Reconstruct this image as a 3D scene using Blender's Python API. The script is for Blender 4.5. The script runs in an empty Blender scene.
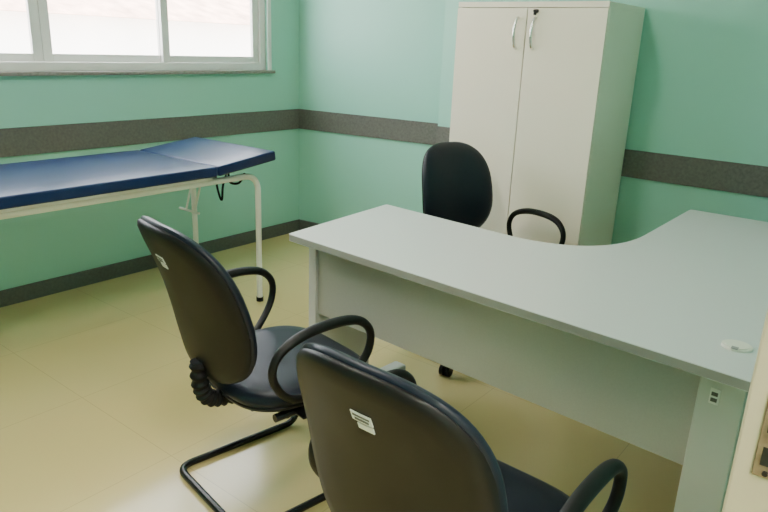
import bpy, bmesh, math, random
from mathutils import Vector, Matrix
random.seed(3)
COL=bpy.context.scene.collection

# ---------------------------------------------------------------- materials
def mat(name,col,rough=.5,metal=0,noise=0,nscale=8,bump=0,bscale=200,spec=.5,emit=None,es=0,coat=0):
    m=bpy.data.materials.new(name); m.use_nodes=True; nt=m.node_tree; b=nt.nodes['Principled BSDF']
    b.inputs['Base Color'].default_value=(*col,1); b.inputs['Roughness'].default_value=rough; b.inputs['Metallic'].default_value=metal
    b.inputs['Specular IOR Level'].default_value=spec; b.inputs['Coat Weight'].default_value=coat
    tc=nt.nodes.new('ShaderNodeTexCoord')
    if noise:
        n=nt.nodes.new('ShaderNodeTexNoise'); n.inputs['Scale'].default_value=nscale; n.inputs['Detail'].default_value=5
        nt.links.new(tc.outputs['Object'],n.inputs['Vector'])
        r=nt.nodes.new('ShaderNodeMapRange'); r.inputs[1].default_value=.3; r.inputs[2].default_value=.7; r.inputs[3].default_value=1-noise; r.inputs[4].default_value=1+noise
        nt.links.new(n.outputs['Fac'],r.inputs[0])
        mx=nt.nodes.new('ShaderNodeVectorMath'); mx.operation='SCALE'; mx.inputs[0].default_value=col
        nt.links.new(r.outputs[0],mx.inputs['Scale']); nt.links.new(mx.outputs[0],b.inputs['Base Color'])
    if bump:
        n=nt.nodes.new('ShaderNodeTexNoise'); n.inputs['Scale'].default_value=bscale; n.inputs['Detail'].default_value=3
        nt.links.new(tc.outputs['Object'],n.inputs['Vector'])
        bp=nt.nodes.new('ShaderNodeBump'); bp.inputs['Strength'].default_value=bump; bp.inputs['Distance'].default_value=.002
        nt.links.new(n.outputs['Fac'],bp.inputs['Height']); nt.links.new(bp.outputs[0],b.inputs['Normal'])
    if emit: b.inputs['Emission Color'].default_value=(*emit,1); b.inputs['Emission Strength'].default_value=es
    return m
M={}
M['wall']=mat('mint_paint',(.30,.63,.515),.42,noise=.012,nscale=2,bump=.1,bscale=60)
M['ceil']=mat('ceiling_paint',(.85,.85,.81),.9,noise=.02)
M['band']=mat('grey_granite_band',(.125,.12,.108),.5,noise=.2,nscale=70)
M['base']=mat('baseboard_grey',(.10,.11,.10),.45,noise=.15,nscale=60)
M['alu']=mat('window_aluminium',(.78,.77,.75),.4,metal=0,noise=.02)
M['sill']=mat('granite_sill',(.26,.24,.22),.4,noise=.2,nscale=80)
M['cab']=mat('cabinet_laminate',(.90,.82,.68),.45,noise=.01,nscale=5)
M['seam']=mat('dark_gap',(.12,.11,.09),.8,noise=.05)
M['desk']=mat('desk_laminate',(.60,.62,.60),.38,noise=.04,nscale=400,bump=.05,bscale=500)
M['deskedge']=mat('desk_edge_band',(.30,.30,.27),.45,noise=.03)
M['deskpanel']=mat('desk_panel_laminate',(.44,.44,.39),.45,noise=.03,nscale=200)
M['leg']=mat('desk_leg_paint',(.58,.60,.54),.4,noise=.02)
M['foot']=mat('desk_foot_grey',(.56,.56,.52),.4,noise=.02)
M['vinyl']=mat('black_vinyl',(.006,.009,.019),.40,noise=.1,nscale=60,bump=.15,bscale=350,spec=.32)
M['shell']=mat('black_plastic_shell',(.006,.0058,.006),.45,noise=.08,nscale=40,bump=.12,bscale=500,spec=.25)
M['rubber']=mat('black_rubber',(.006,.006,.006),.6,noise=.1,spec=.2)
M['btube']=mat('black_painted_steel',(.008,.008,.009),.25,noise=.05,spec=.4)
M['blue']=mat('blue_vinyl',(.006,.021,.088),.34,noise=.1,nscale=6,bump=.2,bscale=120,spec=.36)
M['white']=mat('white_enamel',(.80,.80,.73),.35,noise=.02)
M['chrome']=mat('brushed_metal',(.75,.75,.72),.25,metal=1,noise=.02)
M['lock']=mat('dark_lock',(.03,.03,.03),.4,metal=.5,noise=.05)
M['label']=mat('white_label',(.78,.80,.82),.5,noise=.02)
M['ink']=mat('label_ink',(.12,.12,.13),.6,noise=.1)
M['ivory']=mat('ivory_plastic',(.78,.76,.66),.4,noise=.02)
M['jamb']=mat('cream_door_paint',(.60,.52,.38),.4,noise=.04,nscale=12)
M['rust']=mat('strike_plate_metal',(.34,.25,.18),.4,metal=.6,noise=.3,nscale=60)
M['out_wall']=mat('outside_render',(.88,.85,.82),.9,noise=.05,nscale=1)
M['tile']=mat('roof_tile',(.62,.42,.34),.9,noise=.3,nscale=3)
M['yard']=mat('outside_concrete',(.75,.73,.68),.9,noise=.08)
M['fill_glow']=mat('fill_diffuser_glow',(.9,.9,.9),.5,noise=.01,emit=(1,.97,.9),es=3)  # glow for the added ceiling fill lights
M['glass']=bpy.data.materials.new('window_glass'); M['glass'].use_nodes=True
nt=M['glass'].node_tree; nt.nodes.clear(); o=nt.nodes.new('ShaderNodeOutputMaterial'); t=nt.nodes.new('ShaderNodeBsdfTransparent'); g=nt.nodes.new('ShaderNodeBsdfGlossy'); g.inputs['Roughness'].default_value=.02; mx=nt.nodes.new('ShaderNodeMixShader'); mx.inputs[0].default_value=.05
nt.links.new(t.outputs[0],mx.inputs[1]); nt.links.new(g.outputs[0],mx.inputs[2]); nt.links.new(mx.outputs[0],o.inputs[0])
# floor: polished vinyl tiles with very faint seams
m=bpy.data.materials.new('yellow_vinyl_floor'); m.use_nodes=True; nt=m.node_tree; b=nt.nodes['Principled BSDF']; M['floor']=m
tc=nt.nodes.new('ShaderNodeTexCoord'); br=nt.nodes.new('ShaderNodeTexBrick'); br.offset=0
br.inputs['Scale'].default_value=1; br.inputs['Brick Width'].default_value=.6; br.inputs['Row Height'].default_value=.6; br.inputs['Mortar Size'].default_value=.0018; br.inputs['Mortar Smooth'].default_value=.5
br.inputs['Color1'].default_value=(.61,.50,.225,1); br.inputs['Color2'].default_value=(.62,.51,.232,1); br.inputs['Mortar'].default_value=(.48,.39,.18,1)
nt.links.new(tc.outputs['Object'],br.inputs['Vector'])
n=nt.nodes.new('ShaderNodeTexNoise'); n.inputs['Scale'].default_value=2; n.inputs['Detail'].default_value=2; nt.links.new(tc.outputs['Object'],n.inputs['Vector'])
mr=nt.nodes.new('ShaderNodeMapRange'); mr.inputs[3].default_value=.97; mr.inputs[4].default_value=1.03; nt.links.new(n.outputs['Fac'],mr.inputs[0])
vm=nt.nodes.new('ShaderNodeVectorMath'); vm.operation='SCALE'; nt.links.new(br.outputs['Color'],vm.inputs[0]); nt.links.new(mr.outputs[0],vm.inputs['Scale']); nt.links.new(vm.outputs[0],b.inputs['Base Color'])
b.inputs['Roughness'].default_value=.15

# ---------------------------------------------------------------- mesh helpers
def finish(name,bm,mats,parent=None,smooth=False,angle=None):
    me=bpy.data.meshes.new(name); bmesh.ops.recalc_face_normals(bm,faces=bm.faces); bm.to_mesh(me); bm.free()
    for k in (mats if isinstance(mats,(list,tuple)) else [mats]): me.materials.append(M[k])
    o=bpy.data.objects.new(name,me); COL.objects.link(o)
    if smooth:
        me.polygons.foreach_set('use_smooth',[True]*len(me.polygons))
        if angle:
            me.set_sharp_from_angle(angle=math.radians(angle))
    if parent: o.parent=parent
    return o
def addbox(bm,a,b,bev=0,mi=0,rot=None):
    r=bmesh.ops.create_cube(bm,size=1); vs=r['verts']
    a,b=Vector(a),Vector(b); c=(a+b)/2; s=b-a
    for v in vs: v.co=Vector((v.co.x*abs(s.x),v.co.y*abs(s.y),v.co.z*abs(s.z)))
    if rot:
        for v in vs: v.co=rot@v.co
    for v in vs: v.co+=c
    fs=set(f for v in vs for f in v.link_faces)
    for f in fs: f.material_index=mi
    if bev:
        es=list(set(e for v in vs for e in v.link_edges))
        bmesh.ops.bevel(bm,geom=es,offset=bev,segments=2,affect='EDGES',profile=.5,material=-1)
def box(name,a,b,mt,parent=None,bev=0):
    bm=bmesh.new(); addbox(bm,a,b,bev); return finish(name,bm,mt,parent)
def boxes(name,lst,mt,parent=None,bev=0):
    bm=bmesh.new()
    for l in lst: addbox(bm,l[0],l[1],bev,l[2] if len(l)>2 else 0)
    return finish(name,bm,mt,parent)
def smooth_path(pts,n=8,closed=False):
    P=[Vector(p) for p in pts]; out=[]; N=len(P)
    rng=N if closed else N-1
    for i in range(rng):
        if closed: p0,p1,p2,p3=P[(i-1)%N],P[i],P[(i+1)%N],P[(i+2)%N]
        else: p0,p1,p2,p3=P[max(i-1,0)],P[i],P[i+1],P[min(i+2,N-1)]
        for k in range(n):
            t=k/n; out.append(.5*((2*p1)+(p2-p0)*t+(2*p0-5*p1+4*p2-p3)*t*t+(3*p1-p0-3*p2+p3)*t**3))
    if not closed: out.append(P[-1])
    return out
def round_path(pts,r,n=6,closed=False):
    P=[Vector(p) for p in pts]; N=len(P); out=[]
    for i in range(N):
        if not closed and i in (0,N-1): out.append(P[i]); continue
        a,b,c=P[i-1],P[i],P[(i+1)%N]; u=(a-b); v=(c-b); rr=min(r,u.length*.48,v.length*.48)
        s=b+u.normalized()*rr; e=b+v.normalized()*rr
        for k in range(n+1):
            t=k/n; out.append(s*(1-t)**2+b*2*t*(1-t)+e*t*t)
    return out
def addtube(bm,path,rad,seg=12,closed=False,mi=0,up=None,flat=1.0):
    N=len(path); rings=[]; T=[]
    for i in range(N):
        a=path[i-1] if (i>0 or closed) else path[0]; b=path[(i+1)%N] if (i<N-1 or closed) else path[-1]
        T.append((b-a).normalized())
    u=Vector(up) if up else (Vector((0,0,1)) if abs(T[0].z)<.9 else Vector((1,0,0)))
    for i in range(N):
        t=T[i]; 
        if up: u=Vector(up)
        x=(u-t*u.dot(t)).normalized(); y=t.cross(x); u=x
        r=rad(i/(N-1)) if callable(rad) else rad
        rings.append([bm.verts.new(path[i]+(x*math.cos(2*math.pi*k/seg)+y*flat*math.sin(2*math.pi*k/seg))*r) for k in range(seg)])
    for i in range(N if closed else N-1):
        A=rings[i]; B=rings[(i+1)%N]
        for k in range(seg):
            f=bm.faces.new((A[k],A[(k+1)%seg],B[(k+1)%seg],B[k])); f.material_index=mi
    if not closed:
        for R_ in (rings[0],rings[-1]):
            f=bm.faces.new(R_); f.material_index=mi
def tube(name,path,rad,mt,parent=None,**k):
    bm=bmesh.new(); addtube(bm,path,rad,**k); return finish(name,bm,mt,parent,True,50)
def addcyl(bm,c,axis,r,h,seg=20,mi=0,r2=None):
    axis=Vector(axis).normalized(); c=Vector(c); rot=axis.to_track_quat('Z','Y').to_matrix().to_4x4()
    res=bmesh.ops.create_cone(bm,cap_ends=True,segments=seg,radius1=r,radius2=r if r2 is None else r2,depth=h,matrix=Matrix.Translation(c)@rot)
    for f in set(f for v in res['verts'] for f in v.link_faces): f.material_index=mi
def pad(name,w,h,prof,mats,expo=2.8,taper=0,xform=None,bend=None,parent=None,seg=64,split=None):
    """cushion: prof = list of (scale, thickness offset); outline = superellipse in (x,y)"""
    bm=bmesh.new(); rings=[]
    for s,z in prof:
        if s==0: 
            x=y=0; v=Vector((0,0,z)); 
            if bend: v=bend(v)
            if xform: v=xform@v
            rings.append([bm.verts.new(v)]); continue
        ring=[]
        for k in range(seg):
            a=2*math.pi*k/seg; c,sn=math.cos(a),math.sin(a)
            x=math.copysign(abs(c)**(2/expo),c); y=math.copysign(abs(sn)**(2/expo),sn)
            x=x*w/2*s; y=y*h/2*s
            x*=1+taper*(y/(h/2))
            v=Vector((x,y,z))
            if bend: v=bend(v)
            if xform: v=xform@v
            ring.append(bm.verts.new(v))
        rings.append(ring)
    for i in range(len(rings)-1):
        A,B=rings[i],rings[i+1]; mi=0 if split is None or i<split else 1
        for k in range(seg):
            k2=(k+1)%seg
            if len(A)==1: f=bm.faces.new((A[0],B[k],B[k2]))
            elif len(B)==1: f=bm.faces.new((A[k],A[k2],B[0]))
            else: f=bm.faces.new((A[k],A[k2],B[k2],B[k]))
            f.material_index=mi
    return finish(name,bm,mats,parent,True,60)
def empty(name,loc=(0,0,0),rz=0):
    e=bpy.data.objects.new(name,None); COL.objects.link(e); e.location=loc; e.rotation_euler=(0,0,math.radians(rz)); e.empty_display_size=.1
    return e

# ---------------------------------------------------------------- room shell
CH=2.75; XR=3.54; YF=-4.9; XC=5.3
box('floor',(-.15,YF-.1,-.1),(XC+.1,.5,0),'floor')
box('ceiling',(-.3,YF-.2,CH),(XC+.2,.6,CH+.12),'ceil')
WY0,WY1,WZ0,WZ1=-3.20,-.30,1.20,2.25
boxes('wall_left',[((-.15,YF,0),(0,WY0,CH)),((-.15,WY1,0),(0,.35,CH)),((-.15,WY0,0),(0,WY1,WZ0)),((-.15,WY0,WZ1),(0,WY1,CH))],'wall')
# back wall: slightly skewed recess then main wall
RD=.13; RX=1.23
bm=bmesh.new()
def prism(bm,poly,z0,z1,mi=0):
    lo=[bm.verts.new((x,y,z0)) for x,y in poly]; hi=[bm.verts.new((x,y,z1)) for x,y in poly]
    n=len(poly); fs=[bm.faces.new(lo[::-1]),bm.faces.new(hi)]
    for i in range(n): fs.append(bm.faces.new((lo[i],lo[(i+1)%n],hi[(i+1)%n],hi[i])))
    for f in fs: f.material_index=mi
prism(bm,[(0,0),(RX,RD),(RX,0),(XC,0),(XC,.35),(0,.35)],0,CH); finish('wall_back',bm,'wall')
D1,D0=-2.79,-3.85
boxes('wall_right',[((XR,D1+.03,0),(XR+.15,0,CH)),((XR,YF,0),(XR+.15,D0-.03,CH)),((XR,D0-.03,2.13),(XR+.15,D1+.03,CH))],'wall')
box('wall_front',(-.15,YF-.1,0),(XC,YF,CH),'wall')
box('wall_corridor',(XC,YF,0),(XC+.1,.1,CH),'ceil')
# trims
B0,B1=.783,.925
boxes('trim_1',[((0,YF,B0),(.012,0,B1))],'band',bev=.002)
bm=bmesh.new(); prism(bm,[(.012,-.012),(RX,RD-.012),(RX,RD),(0,0)],B0,B1); finish('trim_2',bm,'band')
box('trim_3',(RX-.0,-.012,B0),(XR,0,B1),'band',bev=.002)
box('baseboard_left',(0,YF,0),(.014,0,.089),'base',bev=.002)
bm=bmesh.new(); prism(bm,[(.014,-.014),(RX,RD-.014),(RX,RD),(0,0)],0,.089); finish('baseboard_back',bm,'base')
box('baseboard_back.001',(RX,-.014,0),(XR,0,.089),'base',bev=.002)
box('baseboard_right',(XR-.014,D1+.04,0),(XR,-.014,.089),'base',bev=.002)
# door frame (jambs + head) with strike plate
bm=bmesh.new()
addbox(bm,(XR-.02,D1,0),(XR+.17,D1+.04,2.14),.003); addbox(bm,(XR+.05,D1-.012,0),(XR+.17,D1,2.10),.002)
addbox(bm,(XR-.02,D0-.04,0),(XR+.17,D0,2.14),.003); addbox(bm,(XR-.02,D0,2.10),(XR+.17,D1,2.14),.003)
df=empty('door_frame_1'); finish('jambs_and_head',bm,'jamb',df)
bm=bmesh.new(); Zs=.025
addbox(bm,(XR+.0,D1-.002,.935+Zs),(XR+.028,D1,1.04+Zs),.0015); addbox(bm,(XR+.006,D1-.003,.95+Zs),(XR+.020,D1-.0005,.972+Zs),0,1); addbox(bm,(XR+.006,D1-.003,.99+Zs),(XR+.020,D1-.0005,1.018+Zs),0,1)
addcyl(bm,(XR+.013,D1-.003,.941+Zs),(0,1,0),.003,.003,mi=1); addcyl(bm,(XR+.013,D1-.003,1.032+Zs),(0,1,0),.003,.003,mi=1)
finish('strike_plate',bm,['rust','lock'],df)

# window
win=empty('window_1')
L=[((-.10,WY0,WZ0),(-.02,WY1,WZ0+.045)),((-.10,WY0,WZ1-.05),(-.02,WY1,WZ1)),((-.10,WY0,WZ0+.045),(-.02,WY0+.05,WZ1-.05)),((-.10,WY1-.05,WZ0+.045),(-.02,WY1,WZ1-.05))]
P=[]
def sash(ya,yb,xo):
    z0,z1=WZ0+.046,WZ1-.051
    for q in [((xo-.012,ya,z0),(xo+.012,ya+.05,z1)),((xo-.012,yb-.05,z0),(xo+.012,yb,z1)),((xo-.0115,ya+.05,z0),(xo+.0115,yb-.05,z0+.04)),((xo-.0115,ya+.05,z1-.04),(xo+.0115,yb-.05,z1))]: L.append(q)
    P.append(((xo-.002,ya+.049,z0+.039),(xo+.002,yb-.049,z1-.039)))
sash(-1.10,-.352,-.045); sash(-1.799,-1.05,-.073); sash(-2.55,-1.801,-.073); sash(-3.148,-2.50,-.045)
boxes('aluminium_frame',L,'alu',win,bev=.002)
boxes('glass_panes',P,'glass',win)
box('stone_sill',(-.15,WY0-.04,WZ0-.02),(.03,WY1+.045,WZ0+.0),'sill',win,bev=.003)
boxes('window_casing',[((0,WY1,WZ0),(.006,WY1+.03,WZ1+.03)),((0,WY0-.03,WZ0),(.006,WY0,WZ1+.03)),((0,WY0,WZ1),(.006,WY1,WZ1+.03))],'alu',win)

# outside
box('outside_ground',(-30,-25,-.3),(-.16,25,-.15),'yard')
nb=empty('neighbour_building')
boxes('walls',[((-13,-14,-.15),(-9,14,1.7))],'out_wall',nb)
bm=bmesh.new()
def roof(bm,x0,x1,y0,y1,z,h):
    v=[bm.verts.new(p) for p in [(x0,y0,z),(x1,y0,z),(x1,y1,z),(x0,y1,z),((x0+x1)/2,y0,z+h),((x0+x1)/2,y1,z+h)]]
    for f in [(0,1,2,3),(1,2,5,4),(0,3,5,4),(0,1,4),(2,3,5)]: bm.faces.new([v[i] for i in f])
roof(bm,-13.5,-8.6,-14.5,14.6,1.7,.9); finish('tile_roof',bm,'tile',nb)

# ---------------------------------------------------------------- cabinet
cab=empty('storage_cabinet')
x0,x1,y0,y1,H=1.637,2.420,-.495,-.02,1.618
boxes('carcass',[((x0,y0+.02,.04),(x0+.018,y1,H-.025)),((x1-.018,y0+.02,.04),(x1,y1,H-.025)),((x0,y0+.005,H-.025),(x1,y1,H)),((x0,y0+.02,.04),(x1,y1,.06)),((x0+.018,y1-.01,.06),(x1-.018,y1,H-.025)),((x0+.02,y0+.04,0),(x1-.02,y1-.02,.04))],'cab',cab,bev=.0015)
xm=(x0+x1)/2
boxes('doors',[((x0+.001,y0,.045),(xm-.002,y0+.018,H-.028)),((xm+.002,y0,.045),(x1-.001,y0+.018,H-.028))],'cab',cab,bev=.0015)
box('door_gap_shadow',(x0+.02,y0+.019,.06),(x1-.02,y0+.022,H-.03),'seam',cab)
for i,hx in enumerate((xm-.045,xm+.045)):
    p=smooth_path([(hx,y0,1.405),(hx,y0-.018,1.415),(hx,y0-.03,1.45),(hx,y0-.033,1.475),(hx,y0-.03,1.50),(hx,y0-.018,1.535),(hx,y0,1.545)],6)
    tube('handle_%d'%(i+1),p,.007,'chrome',cab)
bm=bmesh.new(); addcyl(bm,(xm+.05,y0-.006,1.575),(0,1,0),.009,.014); addbox(bm,(xm+.046,y0-.03,1.557),(xm+.054,y0-.012,1.582),.001); addbox(bm,(xm+.035,y0-.014,1.572),(xm+.06,y0-.011,1.579),.001); finish('lock_with_key',bm,'lock',cab)

# ---------------------------------------------------------------- desk
desk=empty('l_shaped_desk')
A=(1.91,-1.94); Bp=(3.455,-2.04); Fp=(3.50,-.35); G=(2.865,-.355); Hh=(2.862,-.98); K=(2.60,-1.375); E=(1.862,-1.31)
def corner(a,b,c,r,n=5):
    p=round_path([Vector((*a,0)),Vector((*b,0)),Vector((*c,0))],r,n); return [(v.x,v.y) for v in p[1:-1]]
out=[]
out+=corner(E,A,Bp,.012); out+=corner(A,Bp,Fp,.02); out+=corner(Bp,Fp,G,.02); out+=corner(Fp,G,Hh,.015)
P0=Vector((*Hh,0)); P3=Vector((2.50,-1.368,0)); c2=Vector((2.862,-1.2,0)); c3=Vector((2.76,-1.385,0))
for k in range(17):
    t=k/16; v=P0*(1-t)**3+c2*3*t*(1-t)**2+c3*3*t*t*(1-t)+P3*t**3; out.append((v.x,v.y))
out+=corner((2.5,-1.368),E,A,.015)
bm=bmesh.new(); prism(bm,out,.713,.74,1)
bmesh.ops.recalc_face_normals(bm,faces=bm.faces)
for f in bm.faces:
    if abs(f.normal.z)>.9: f.material_index=0
es=[e for e in bm.edges if len(e.link_faces)==2 and any(abs(f.normal.z)>.9 for f in e.link_faces)]
bmesh.ops.bevel(bm,geom=es,offset=.0025,segments=2,affect='EDGES',profile=.5)
finish('desktop',bm,['desk','deskedge'],desk,False)
th=math.atan2(-.10,1.545); rz=Matrix.Rotation(th,3,'Z')
def dl(x,y,z): v=rz@Vector((x,y,0)); return Vector((A[0]+v.x,A[1]+v.y,z))
def dbox(bm,a,b,bev=.002,mi=0):
    a,b=Vector(a),Vector(b); c=(a+b)/2; w=dl(c.x,c.y,c.z); h=(b-a)/2
    addbox(bm,w-h,w+h,bev,mi,rz)
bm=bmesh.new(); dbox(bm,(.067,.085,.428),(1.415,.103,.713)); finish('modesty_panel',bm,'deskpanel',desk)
bm=bmesh.new()
dbox(bm,(.028,.075,.03),(.066,.38,.713)); dbox(bm,(.02,.03,0),(.085,.61,.04),.01)
dbox(bm,(.03,.05,.69),(.065,.58,.713))
finish('left_leg',bm,'foot',desk)
bm=bmesh.new()
dbox(bm,(1.412,.07,.02),(1.515,.13,.713),.004); dbox(bm,(1.45,.13,.02),(1.515,.30,.713),.004); dbox(bm,(1.41,.03,0),(1.52,.40,.03),.006)
dbox(bm,(1.44,.0675,.625),(1.462,.071,.665),.001,1)
for i in range(2): dbox(bm,(1.444,.0655,.632+i*.015),(1.458,.068,.641+i*.015),0,2)
finish('corner_leg',bm,['leg','white','seam'],desk)
boxes('return_leg',[((2.91,-.46,.04),(3.45,-.425,.713)),((2.89,-.48,0),(3.47,-.40,.04))],'foot',desk,bev=.004)
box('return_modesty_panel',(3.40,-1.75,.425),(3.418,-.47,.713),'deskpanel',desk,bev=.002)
bm=bmesh.new(); addcyl(bm,(3.372,-1.865,.742),(0,0,1),.034,.006,32); addcyl(bm,(3.372,-1.865,.7455),(0,0,1),.027,.003,32); addbox(bm,(3.365,-1.90,.7465),(3.38,-1.885,.7485),0,1)
finish('cable_grommet',bm,['ivory','deskedge'],desk,True,40)

# ---------------------------------------------------------------- exam couch
tb=empty('examination_couch')
TX0,TX1=.28,.965; ZT=.80; YJ=-1.50; YE=-1.125
def couch_pad(name,ya,yb,za,zb):
    L=math.hypot(yb-ya,zb-za); ang=math.atan2(zb-za,yb-ya)
    mid=Vector(((TX0+TX1)/2,(ya+yb)/2,(za+zb)/2))
    X=Matrix.Translation(mid)@Matrix.Rotation(ang,4,'X')
    bm=bmesh.new(); addbox(bm,(-(TX1-TX0)/2,-L/2,-.05),((TX1-TX0)/2,L/2,0),0)
    bmesh.ops.subdivide_edges(bm,edges=bm.edges,cuts=3,use_grid_fill=True)
    me=[e for e in bm.edges if len(e.link_faces)==2 and e.calc_face_angle(0)>1]
    bmesh.ops.bevel(bm,geom=me,offset=.011,segments=3,affect='EDGES',profile=.6)
    for v in bm.verts: v.co=X@v.co
    return finish(name,bm,'blue',tb,True,40)
couch_pad('body_cushion',-3.02,YJ-.004,ZT,ZT); couch_pad('head_cushion',YJ+.002,YE,ZT,.842)
boxes('cushion_boards',[((TX0+.02,-3.0,.735),(TX1-.02,YJ-.02,.75))],'white',tb,bev=.002)
bm=bmesh.new()
RZ=.715
for x in (TX0+.06,TX1-.06):
    p=round_path([(x,-2.95,0),(x,-2.95,RZ),(x,-1.20,RZ),(x,-1.20,0)],.09,8); addtube(bm,p,.0155,14)
    addcyl(bm,(x,-2.95,.012),(0,0,1),.02,.024,mi=1); addcyl(bm,(x,-1.20,.012),(0,0,1),.02,.024,mi=1)
for y in (-2.8,-2.1,-1.45): addtube(bm,[Vector((TX0+.06,y,RZ)),Vector((TX1-.06,y,RZ))],.011)
for y in (-2.95,): addtube(bm,[Vector((TX0+.06,y,.30)),Vector((TX1-.06,y,.30))],.010)
p=round_path([(TX0+.12,-1.46,.735),(TX0+.12,-1.17,.775),(TX1-.12,-1.17,.775),(TX1-.12,-1.46,.735)],.03,5); addtube(bm,p,.009)
for x in (TX0+.12,TX0+.20): addtube(bm,[Vector((x,-1.20,.77)),Vector((x,-1.30,.45))],.006)
addtube(bm,[Vector((TX0+.06,-1.30,.45)),Vector((TX0+.24,-1.30,.45))],.007)
finish('tubular_frame',bm,['white','rubber'],tb,True,50)
bm=bmesh.new(); 
addtube(bm,smooth_path([(.86,-1.25,.72),(.80,-1.24,.66),(.74,-1.25,.655),(.69,-1.22,.69),(.66,-1.20,.70),(.64,-1.22,.62),(.65,-1.24,.54),(.63,-1.25,.60),(.60,-1.24,.69)],6),.006,8); finish('hanging_strap',bm,'rubber',tb,True)

# ---------------------------------------------------------------- chairs
def chair_upper(par,zs=.44,zb=.44,hb=.495,wb=.45,leandeg=14,arm=0,lx=.002,armz=-.02):
    def sb(v): 
        yy=v.y/.23
        return Vector((v.x,v.y,v.z-.02*max(0,yy-.3)**2+.012*(v.x/.23)**2))
    X=Matrix.Translation((0,.035,zs-.03))
    pr=[(0,.028),(.4,.027),(.7,.024),(.86,.018),(.95,.008),(.99,-.008),(1,-.018),(.985,-.026),(.97,-.03),(.985,-.034),(.97,-.042),(.85,-.055),(.5,-.06),(0,-.06)]
    pad('seat',.475,.475,pr,['vinyl','shell'],3.2,-.03,X,sb,par,split=8)
    lean=math.radians(leandeg)
    def bb(v):
        t=v.y/(hb/2)
        z=v.z+.055*(v.x/.21)**2*.6-.03*t*t+.012
        return Vector((v.x,v.y,z))
    MP=Matrix(((1,0,0,0),(0,0,1,0),(0,1,0,0),(0,0,0,1)))
    X=Matrix.Translation((0,-.275,zb+hb/2))@Matrix.Rotation(lean,4,'X')@MP
    pr=[(0,.03),(.4,.03),(.7,.027),(.86,.021),(.95,.012),(.985,.004),(1,-.004),(.985,-.010),(.975,-.012),(.985,-.015),(.975,-.022),(.93,-.030),(.8,-.035),(.5,-.038),(0,-.039)]
    pad('backrest',wb,hb,pr,['vinyl','shell'],2.8,-.05,X,bb,par,split=8)
    def onback(x,y,off): return X@bb(Vector((x,y,off)))
    def sticker(name,cx,cy,w,h,off,mt):
        bm=bmesh.new(); n=4; g=[[bm.verts.new(onback(cx+w*(i/n-.5),cy+h*(j/n-.5),off)) for j in range(n+1)] for i in range(n+1)]
        for i in range(n):
            for j in range(n): bm.faces.new((g[i][j],g[i+1][j],g[i+1][j+1],g[i][j+1]))
        r=bmesh.ops.extrude_face_region(bm,geom=bm.faces[:]); d=(X.to_3x3()@Vector((0,0,.002)))
        bmesh.ops.translate(bm,vec=d,verts=[v for v in r['geom'] if isinstance(v,bmesh.types.BMVert)])
        return finish(name,bm,mt,par)
    so=-.0402; ly=.032
    sticker('asset_label',lx,.115+ly,.044,.021,so,'label'); sticker('asset_label_print',lx,.1185+ly,.036,.004,so-.0008,'ink'); sticker('asset_label_barcode',lx,.1105+ly,.030,.005,so-.0008,'ink'); sticker('inspection_label',lx+.004,.094+ly,.034,.013,so,'label')
    bm=bmesh.new(); p=X@bb(Vector((wb/2-.008,-.05,-.006))); addbox(bm,p-Vector((.003,.012,.018)),p+Vector((.003,.004,.018)),.001); finish('side_tag',bm,'label',par)
    path=smooth_path([(0,-.10,zs-.09),(0,-.18,zs-.088),(0,-.235,zs-.07),(0,-.258,zs-.02),(0,-.262,zs+.06)],10)
    def rr(t): return .024+.0035*math.sin(t*2*math.pi*12)
    path2=[]
    for i in range(len(path)-1):
        for k in range(3): path2.append(path[i].lerp(path[i+1],k/3))
    tube('bellows_bracket',path2,rr,'rubber',par,seg=16,flat=1.0,up=(1,0,0))
    boxes('seat_mechanism',[((-.09,-.14,zs-.115),(.09,.13,zs-.088)),((-.245,-.06,zs-.098),(.245,-.02,zs-.088)),((-.245,.04,zs-.098),(.245,.08,zs-.088))],'btube',par,bev=.004)
    for i,s in enumerate((-1,1)):
        y_z=[(.0,.405,.225),(-.10,.43,.25),(-.165,.50,.268),(-.18,.565,.272),(-.145,.62,.272),(-.06,.652,.272),(.05,.657,.272),(.125,.638,.272),(.165,.585,.272),(.155,.51,.268),(.10,.44,.25),(.04,.408,.225)]
        pts=[(s*x,y+arm,z-.44+zs+armz*(z-.405)/.25) for y,z,x in y_z]
        pp=smooth_path(pts,6,closed=True)
        bm=bmesh.new()
        def ra(t): return .0135+.004*max(0,math.sin(math.pi*min(1,max(0,(t-.28)/.4))))
        addtube(bm,pp,lambda t:ra(t),12,closed=True,up=(1,0,0),flat=.85)
        addbox(bm,(s*.19-.045,-.03,zs-.10),(s*.19+.045,.09,zs-.085),.003)
        finish('armrest_%d'%(i+1),bm,'shell',par,True,50)
def visitor_chair(name,loc,rz,**k):
    e=empty(name,(loc[0],loc[1],0),rz); chair_upper(e,**k)
    bm=bmesh.new(); r=.0125; x=.215
    p=round_path([(-x+.03,-.12,.342),(-x+.03,.20,.342),(-x,.25,.29),(-x,.23,r),(-x,-.25,r),(x,-.25,r),(x,.23,r),(x,.25,.29),(x-.03,.20,.342),(x-.03,-.12,.342)],.055,7)
    addtube(bm,p,r,14)
    for y in (-.08,.12): addtube(bm,[Vector((-x+.02,y,.342)),Vector((x-.02,y,.342))],.010)
    finish('cantilever_frame',bm,'btube',e,True,50)
    return e
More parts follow.
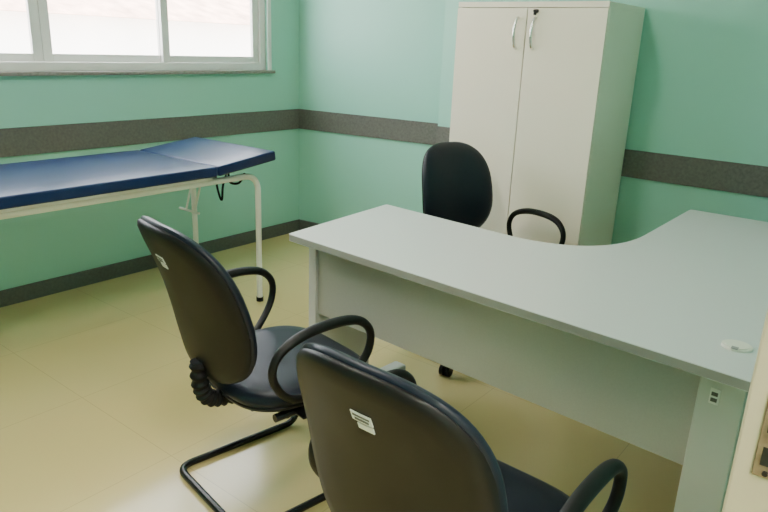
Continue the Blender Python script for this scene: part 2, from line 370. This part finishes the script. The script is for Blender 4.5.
def task_chair(name,loc,rz):
    e=empty(name,(loc[0],loc[1],0),rz); chair_upper(e,.465,.50,.47,.43,11,.035)
    bm=bmesh.new()
    addcyl(bm,(0,0,.22),(0,0,1),.026,.26); addcyl(bm,(0,0,.30),(0,0,1),.016,.14); addcyl(bm,(0,0,.10),(0,0,1),.04,.08)
    for k in range(5):
        a=math.radians(72*k+ 22); d=Vector((math.cos(a),math.sin(a),0)); 
        addtube(bm,[d*.02+Vector((0,0,.115)),d*.18+Vector((0,0,.10)),d*.355+Vector((0,0,.075))],lambda t:.024-.009*t,10)
        q=d*.345; n=Vector((-d.y,d.x,0)); addcyl(bm,q+Vector((0,0,.055)),(0,0,1),.007,.05)
        for s in (-1,1): addcyl(bm,q+n*s*.014+Vector((0,0,.027)),n,.027,.018,20)
        addbox(bm,q+Vector((-.02,-.02,.045)),q+Vector((.02,.02,.062)),.006)
    finish('five_star_base',bm,'shell',e,True,40)
    return e
visitor_chair('visitor_chair',(2.145,-2.225),-10,hb=.51,wb=.465,leandeg=16.5,lx=-.006)
visitor_chair('visitor_chair',(3.0,-2.47),-2,lx=.010)
task_chair('task_chair',(2.15,-.895),-17-90)

# ---------------------------------------------------------------- unseen ceiling fill lights, added to brighten the interior
def fill_fixture(name,c,power):
    e=empty(name,(c[0],c[1],CH)); 
    boxes('fill_housing',[((-.15,-.62,-.05),(.15,.62,0))],'white',e,bev=.004)
    boxes('fill_diffuser',[((-.12,-.6,-.056),(.12,.6,-.05))],'fill_glow',e)
    ld=bpy.data.lights.new(name+'_lamp','AREA'); ld.shape='RECTANGLE'; ld.size=.24; ld.size_y=1.2; ld.energy=power; ld.color=(1,.93,.82)
    l=bpy.data.objects.new('fill_lamp',ld); COL.objects.link(l); l.parent=e; l.location=(0,0,-.06)
fill_fixture('added_fill_light',(1.9,-2.6),34)  # added fill over the room, out of view
fill_fixture('added_fill_light',(4.5,-3.3),120)  # added fill in the corridor, out of view

sd=bpy.data.lights.new('sun','SUN'); sd.energy=26; sd.angle=.01; sd.color=(1,.95,.88); so=bpy.data.objects.new('sun',sd); COL.objects.link(so)
so.rotation_euler=Vector((-.45,.35,-.8)).to_track_quat('-Z','Y').to_euler()
w=bpy.data.worlds.new('sky'); bpy.context.scene.world=w; w.use_nodes=True; bg=w.node_tree.nodes['Background']
bg.inputs[0].default_value=(.94,.97,1,1); bg.inputs[1].default_value=13

# ---------------------------------------------------------------- camera
f=671.7; C=Vector((3.606,-3.558,1.4))
R=[(0.7819,0.2155,-0.5850),(0.6223,-0.2127,0.7534),(0.0379,-0.9530,-0.3005)]
cd=bpy.data.cameras.new('camera'); cam=bpy.data.objects.new('camera',cd); COL.objects.link(cam)
cd.sensor_width=36; cd.lens=f*36/768; cd.clip_start=.02
cam.matrix_world=Matrix([(R[i][0],-R[i][1],-R[i][2],C[i]) for i in range(3)]+[(0,0,0,1)])
bpy.context.scene.camera=cam
